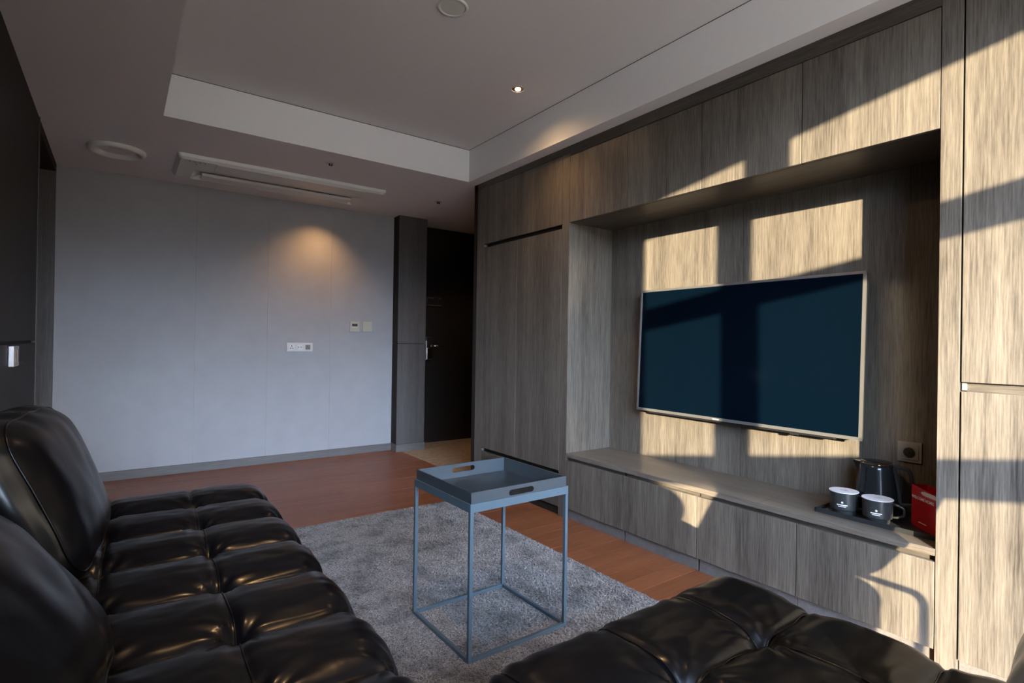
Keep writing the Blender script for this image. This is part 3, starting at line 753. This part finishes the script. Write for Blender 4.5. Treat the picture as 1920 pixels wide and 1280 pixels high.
def seams(parent, sx_, sy_, hx, hy, r, disp, zoff, off, rad=0.0020):
    """raised stitched seam lines lying in the creases of a tufted seat"""
    def surf(x, y):
        p = (x, y, hz); inner = Vector([max(-h_+r[k], min(h_-r[k], p[k])) for k, h_ in enumerate((hx, hy, hz))])
        d = Vector([(p[k]-inner[k])/r[k] for k in range(3)]); n = d.normalized()
        Q = inner+Vector([n[k]*r[k] for k in range(3)])
        return Q+n*(disp(Q, n)+0.0012)+Vector((off[0], off[1], zoff))
    for y in sy_:
        if abs(y) < hy-0.01:
            loc('seam', tube(bmesh.new(), [surf(-hx+2*hx*i/90, y+0.003*math.sin(i*0.4)) for i in range(91)], rad, 6), M['leather'], parent, smooth=True)
    for x in sx_:
        if abs(x) < hx-0.01:
            m_ = int(hy/0.008)
            loc('seam', tube(bmesh.new(), [surf(x+0.003*math.sin(i*0.3), -hy+2*hy*i/m_) for i in range(m_+1)], rad, 6), M['leather'], parent, smooth=True)
SA = math.radians(-1.3)
SX1, SYF = 0.515, 2.615                        # far right corner of the seat
sofa = thing('sofa', 'long tufted black leather sofa seat along the dark left wall', 'sofa', (0.515, 2.615, 0.0), SA)
SWX, SWY = 0.80, 3.08
cx, cy = -SWX/2, -SWY/2
hz = 0.125
sy_ = [SWY/2-0.275-0.268*k for k in range(9)]
sx_ = [SWX/2-0.275, SWX/2-0.530]
qf = quilt(sx_, sy_, SWX/2, SWY/2, amp=0.033, seed=2.0)
bm = rbox(SWX/2, SWY/2, hz, (0.085, 0.075, 0.085), 0.0075, qf)
bmesh.ops.translate(bm, verts=bm.verts, vec=(cx, cy, 0.408-hz))
loc('seat', bm, M['leather'], sofa, smooth=True)
seams(sofa, sx_, sy_, SWX/2, SWY/2, (0.085, 0.075, 0.085), qf, 0.408-hz, (cx, cy))
bm = rbox(SWX/2-0.02, SWY/2-0.02, 0.055, 0.02, 0.05); bmesh.ops.translate(bm, verts=bm.verts, vec=(cx, cy, 0.112))
loc('base', bm, M['leather'], sofa, smooth=True)
for ax in (-SWX+0.07, -0.07):
    for ay in (-SWY+0.1, -SWY/2, -0.1):
        loc('leg', lathe(bmesh.new(), [(0, 0.012), (0.018, 0.012), (0.024, 0.070), (0, 0.070)], 16, (ax, ay, 0)), M['chrome'], sofa)

OX0, OX1, OY0, OY1 = 0.53, 1.360, -0.10, 0.872
ott = thing('sofa_chaise', 'square-tufted black leather chaise in the right foreground, lit by the sun', 'sofa', ((OX0+OX1)/2, (OY0+OY1)/2, 0), math.radians(0.6))
hxo, hyo = (OX1-OX0)/2, (OY1-OY0)/2
sxo = [hxo-0.245-0.262*k for k in range(4)]; syo = [hyo-0.262-0.262*k for k in range(5)]
qo = quilt(sxo, syo, hxo, hyo, amp=0.020, crease=0.012, tuft=0.026, seed=9.0)
bm = rbox(hxo, hyo, hz, (0.070, 0.070, 0.075), 0.0075, qo)
bmesh.ops.translate(bm, verts=bm.verts, vec=(0, 0, 0.432-hz))
loc('seat', bm, M['leather'], ott, smooth=True)
seams(ott, sxo, syo, hxo, hyo, (0.070, 0.070, 0.075), qo, 0.432-hz, (0, 0))
bm = rbox(hxo-0.02, hyo-0.02, 0.055, 0.02, 0.05); bmesh.ops.translate(bm, verts=bm.verts, vec=(0, 0, 0.112))
loc('base', bm, M['leather'], ott, smooth=True)
for ax in (-hxo+0.08, hxo-0.08):
    for ay in (-hyo+0.1, hyo-0.1):
        loc('leg', lathe(bmesh.new(), [(0, 0.012), (0.018, 0.012), (0.024, 0.070), (0, 0.070)], 16, (ax, ay, 0)), M['chrome'], ott)

tp = [(0.87-0.0, -0.40, 0.453)]
def wpt(x, y, z): return (x-(OX0+OX1)/2, y-(OY0+OY1)/2, z)
fr = [wpt(1.345, 0.02, 0.452)]+[wpt(*p) for p in bez((1.345, -0.165, 0.449), (1.345, -0.203, 0.447), (1.345, -0.205, 0.405), 8)]+[wpt(1.345, -0.205, 0.0)]
loc('frame_tube', tube(bmesh.new(), fr, 0.011, 12), M['chrome'], ott, smooth=True)
fr = [wpt(0.56, 0.02, 0.452)]+[wpt(*p) for p in bez((0.56, -0.165, 0.449), (0.56, -0.203, 0.447), (0.56, -0.205, 0.405), 8)]+[wpt(0.56, -0.205, 0.0)]
loc('frame_tube', tube(bmesh.new(), fr, 0.011, 12), M['chrome'], ott, smooth=True)
# back cushions: local z up along the cushion, local x is its thickness (front faces +x)
def pillow_disp(seed, hx, hy, hz, pinch=0.55):
    def f(P, n):
        u, v_ = P.y/hy, P.z/hz
        bulge = (1-min(1, abs(u))**2.4)*(1-min(1, abs(v_))**2.4)
        h = 0.050*bulge*abs(n.x)
        h -= 0.004*math.exp(-((abs(P.x)-hx*0.62)/0.005)**2)*(1-abs(n.x))
        h += 0.010*noise.noise(Vector((P.x*3+seed, P.y*3.5, P.z*3.5)))
        wr_ = noise.noise(Vector((P.y*3+seed, P.z*3, seed)))
        h += 0.0055*math.sin(P.y*34*(1+0.3*wr_)+P.z*22+8*wr_)*max(0, 1-bulge)**1.2*0.55
        h += 0.004*noise.noise(Vector((P.x*12, P.y*14+seed, P.z*9)))
        return h
    return f
def cushion(label, c, half, rz, lean, roll=0.0, seed=1.0, rr=0.07):
    t = thing('back_cushion', label, 'cushion', c, 0, 'black leather back cushions')
    t.rotation_euler = (Matrix.Rotation(rz, 3, 'Z') @ Matrix.Rotation(-lean, 3, 'Y') @ Matrix.Rotation(roll, 3, 'X')).to_euler()
    hx_, hy_, hz_ = half
    df = pillow_disp(seed, *half)
    bm = rbox(hx_, hy_, hz_, (hx_*0.75, rr*1.6, rr*1.6), 0.010, df)
    loc('cover', bm, M['leather'], t, smooth=True)
    # stitched welt round the front panel
    q = rr*1.6; nx_ = 0.72; nr_ = math.sqrt(1-nx_*nx_); xx = hx_*0.25+hx_*0.75*nx_
    ring = []
    for sx, sy2, a0 in ((1, 1, 0), (-1, 1, 90), (-1, -1, 180), (1, -1, 270)):
        for k in range(7):
            a = math.radians(a0+k*15)
            ring.append((Vector((xx, sx*(hy_-q)+q*nr_*math.cos(a), sy2*(hz_-q)+q*nr_*math.sin(a))), Vector((nx_, nr_*math.cos(a), nr_*math.sin(a)))))
    w2 = []
    for i in range(len(ring)):
        (a, na), (b2, nb2) = ring[i], ring[(i+1) % len(ring)]; n_ = max(1, int((b2-a).length/0.02))
        for k in range(n_):
            p = a+(b2-a)*k/n_; n3 = (na+(nb2-na)*k/n_).normalized(); w2.append(p+n3*(df(p, n3)+0.0015))
    loc('welt', tube(bmesh.new(), w2, 0.0032, 8, closed=True), M['leather'], t, smooth=True)
    return t
cushion('big puffy black leather cushion standing at the left edge, its lower band shining blue', (-0.202, 2.03, 0.600), (0.102, 0.30, 0.245), math.radians(-6), math.radians(22), 0.0, 1.0)
cushion('nearest dark leather cushion in the bottom left corner of the picture', (-0.212, 1.03, 0.575), (0.092, 0.34, 0.225), math.radians(-8), math.radians(37), 0.0, 5.0)
cushion('black leather back cushion of the chaise, cut off at the bottom right corner', (1.168, 0.030, 0.645), (0.095, 0.345, 0.235), math.radians(91), math.radians(31), 0.0, 8.0)
cushion('tall black leather cushion of the sofa corner, behind the viewer', (0.020, -0.22, 0.640), (0.095, 0.300, 0.235), math.radians(90), math.radians(12), 0.0, 15.0)

# ------------------------------------------------------------------ ceiling fittings
ac = thing('air_conditioner', 'long white one-way ceiling air conditioner above the back wall', 'air conditioner', (0.99, 4.32, ZC))
x0, x1, y0, y1, h = 0.285, 1.705, 4.075, 4.60, 0.034
def frustum(bm, a, b2, za, zb):
    lo = [bm.verts.new((p[0], p[1], za)) for p in a]; hi = [bm.verts.new((p[0], p[1], zb)) for p in b2]
    for i in range(len(a)): bm.faces.new([lo[i], lo[(i+1) % len(a)], hi[(i+1) % len(a)], hi[i]])
    return lo, hi
def rrect(x0, x1, y0, y1, r, n=5):
    pts = []
    for cx_, cy_, a0 in ((x1-r, y1-r, 0), (x0+r, y1-r, 90), (x0+r, y0+r, 180), (x1-r, y0+r, 270)):
        for k in range(n+1): a = math.radians(a0+90*k/n); pts.append((cx_+r*math.cos(a), cy_+r*math.sin(a)))
    return pts
zb = ZC-h
bm = bmesh.new()
o1 = rrect(x0, x1, y0, y1, 0.02); o2 = rrect(x0+0.006, x1-0.006, y0+0.006, y1-0.006, 0.02); o3 = rrect(x0+0.022, x1-0.022, y0+0.022, y1-0.022, 0.02)
i1 = rrect(0.40, 1.60, 4.335, 4.575, 0.015); i2 = rrect(0.45, 1.56, 4.385, 4.560, 0.01)
loops = []
for pts, z in ((o1, ZC), (o2, ZC-0.020), (o3, zb), (i1, zb+0.002), (i2, ZC-0.002)):
    loops.append([bm.verts.new((p[0], p[1], z)) for p in pts])
for a, b2 in zip(loops[:-1], loops[1:]):
    for i in range(len(a)): bm.faces.new([a[i], a[(i+1) % len(a)], b2[(i+1) % len(a)], b2[i]])
bm.faces.new(loops[-1]); bmesh.ops.recalc_face_normals(bm, faces=bm.faces)
obj('casing', bm, M['acgrey'], ac)
obj('intake_panel', bx(0.515, 1.545, 4.105, 4.275, zb-0.003, zb+0.002, 0.0012), M['acgrey'], ac)
bm = bmesh.new(); pts = [(4.440, zb+0.020), (4.455, zb+0.004), (4.545, zb-0.002), (4.552, zb+0.006), (4.46, zb+0.022)]
va = [bm.verts.new((0.462, p[0], p[1])) for p in pts]; vb = [bm.verts.new((1.545, p[0], p[1])) for p in pts]
bm.faces.new(va); bm.faces.new(vb[::-1])
for i in range(len(pts)): bm.faces.new([va[i], vb[i], vb[(i+1) % len(pts)], va[(i+1) % len(pts)]])
bmesh.ops.recalc_face_normals(bm, faces=bm.faces)
obj('louvre', bm, M['acgrey'], ac)
bm = bmesh.new(); 
for k in range(4): box(bm, 0.352+k*0.030, 0.362+k*0.030, 4.122, 4.130, zb-0.0012, zb)
box(bm, 0.395, 0.403, 4.170, 4.180, zb-0.001, zb)
obj('indicator', bm, M['black'], ac)['kind'] = 'stuff'

vt = thing('ceiling_vent', 'round white ceiling air vent with deep dish near the left wall', 'vent', (-0.03, 4.285, ZC))
loc('ring', lathe(bmesh.new(), [(0.100, -0.001), (0.112, -0.006), (0.126, -0.022), (0.138, -0.028), (0.151, -0.022), (0.156, -0.008), (0.156, 0.0)], 64), M['acgrey'], vt, smooth=True)
loc('dish', lathe(bmesh.new(), [(0.101, -0.0015), (0.0, -0.0015)], 64), M['ceil'], vt, smooth=True)
spk = thing('ceiling_speaker', 'round flush ceiling speaker at the top edge of the raised ceiling', 'speaker', (1.137, 2.037, ZU))
loc('rim', lathe(bmesh.new(), [(0.052, 0.0), (0.053, -0.005), (0.064, -0.006), (0.067, 0.0)], 64), M['acgrey'], spk, smooth=True)
loc('grille', lathe(bmesh.new(), [(0.0525, -0.003), (0.0515, -0.004), (0.0, -0.004)], 64), M['acgrey'], spk)
def downlight(label, c, lens, r=0.040, direct=None, energy=10, size=100, blend=0.6, col=(1, 0.62, 0.30), tilt=(0, 0, -1), spill=0):
    t = thing('downlight', label, 'downlight', c)
    loc('trim_ring', lathe(bmesh.new(), [(r*0.86, 0.0), (r*0.88, -0.003), (r*1.03, -0.002), (r*1.05, 0.0)], 48), M['white'], t, smooth=True)
    loc('reflector', lathe(bmesh.new(), [(r*0.90, -0.0012), (r*0.86, -0.0006), (r*0.50, -0.0004), (0, -0.0004)], 32), M['gold'], t)
    loc('lens', lathe(bmesh.new(), [(r*0.42, -0.0006), (r*0.38, -0.0040), (0, -0.0046)], 32), lens, t)
    ld_ = bpy.data.lights.new('downlight_lamp', 'SPOT'); ld_.energy = energy; ld_.spot_size = math.radians(size); ld_.spot_blend = blend
    ld_.color = col; ld_.shadow_soft_size = 0.02
    lo = bpy.data.objects.new('downlight_lamp', ld_); COL.objects.link(lo); lo.parent = t; lo.location = (0, 0, -0.012)
    lo.rotation_euler = Vector(tilt).to_track_quat('-Z', 'Y').to_euler()
    if spill:                                  # the wide stray light round the beam
        l2 = bpy.data.lights.new('downlight_spill', 'SPOT'); l2.energy = spill; l2.spot_size = math.radians(150); l2.spot_blend = 0.6
        l2.color = col; l2.shadow_soft_size = 0.03
        o2_ = bpy.data.objects.new('downlight_spill', l2); COL.objects.link(o2_); o2_.parent = t; o2_.location = (0, 0, -0.012)
    return t
downlight('lit downlight with golden reflector in the raised ceiling', (1.805, 2.469, ZU), M['lamp'], 0.040, energy=16, size=92, blend=0.8, col=(1, 0.60, 0.28), tilt=(0.2, 0.02, -1), spill=5)
downlight('lit downlight in the raised ceiling straight above the long sofa', (0.50, 1.22, ZU), M['lamp'], 0.040, energy=5, size=92, blend=0.8, col=(1, 0.60, 0.28), spill=50)
downlight('small lit downlight beyond the air conditioner, washing the back wall', (1.44, 4.655, ZC), M['lamp_dim'], 0.036, energy=27, size=112, blend=1.0, col=(1, 0.54, 0.21), tilt=(-0.10, 0.06, -1))
for c, lb in (((1.140, 3.693, ZC), 'small white sprinkler head in the ceiling before the air conditioner'), ((2.189, 4.12, ZC), 'small sprinkler head in the ceiling near the entrance hall')):
    t = thing('sprinkler', lb, 'sprinkler', c)
    loc('flange', lathe(bmesh.new(), [(0.0, -0.001), (0.012, -0.001), (0.013, -0.004), (0.030, -0.003), (0.033, 0.0)], 32), M['white'], t, smooth=True)
    b_ = bx(-0.012, -0.004, -0.004, 0.004, -0.016, -0.001); box(b_, 0.004, 0.012, -0.004, 0.004, -0.016, -0.001); box(b_, -0.012, 0.012, -0.003, 0.003, -0.018, -0.014)
    loc('head', b_, M['black'], t)
# warm hall lamp, hidden behind the wardrobe's end
downlight('warm downlight in the entrance hall ceiling', (2.98, 4.30, ZC), M['lamp_dim'], 0.036, energy=16, size=110, blend=0.6, col=(1, 0.55, 0.18))

for o in bpy.data.objects:
    if '_org' in o: del o['_org']
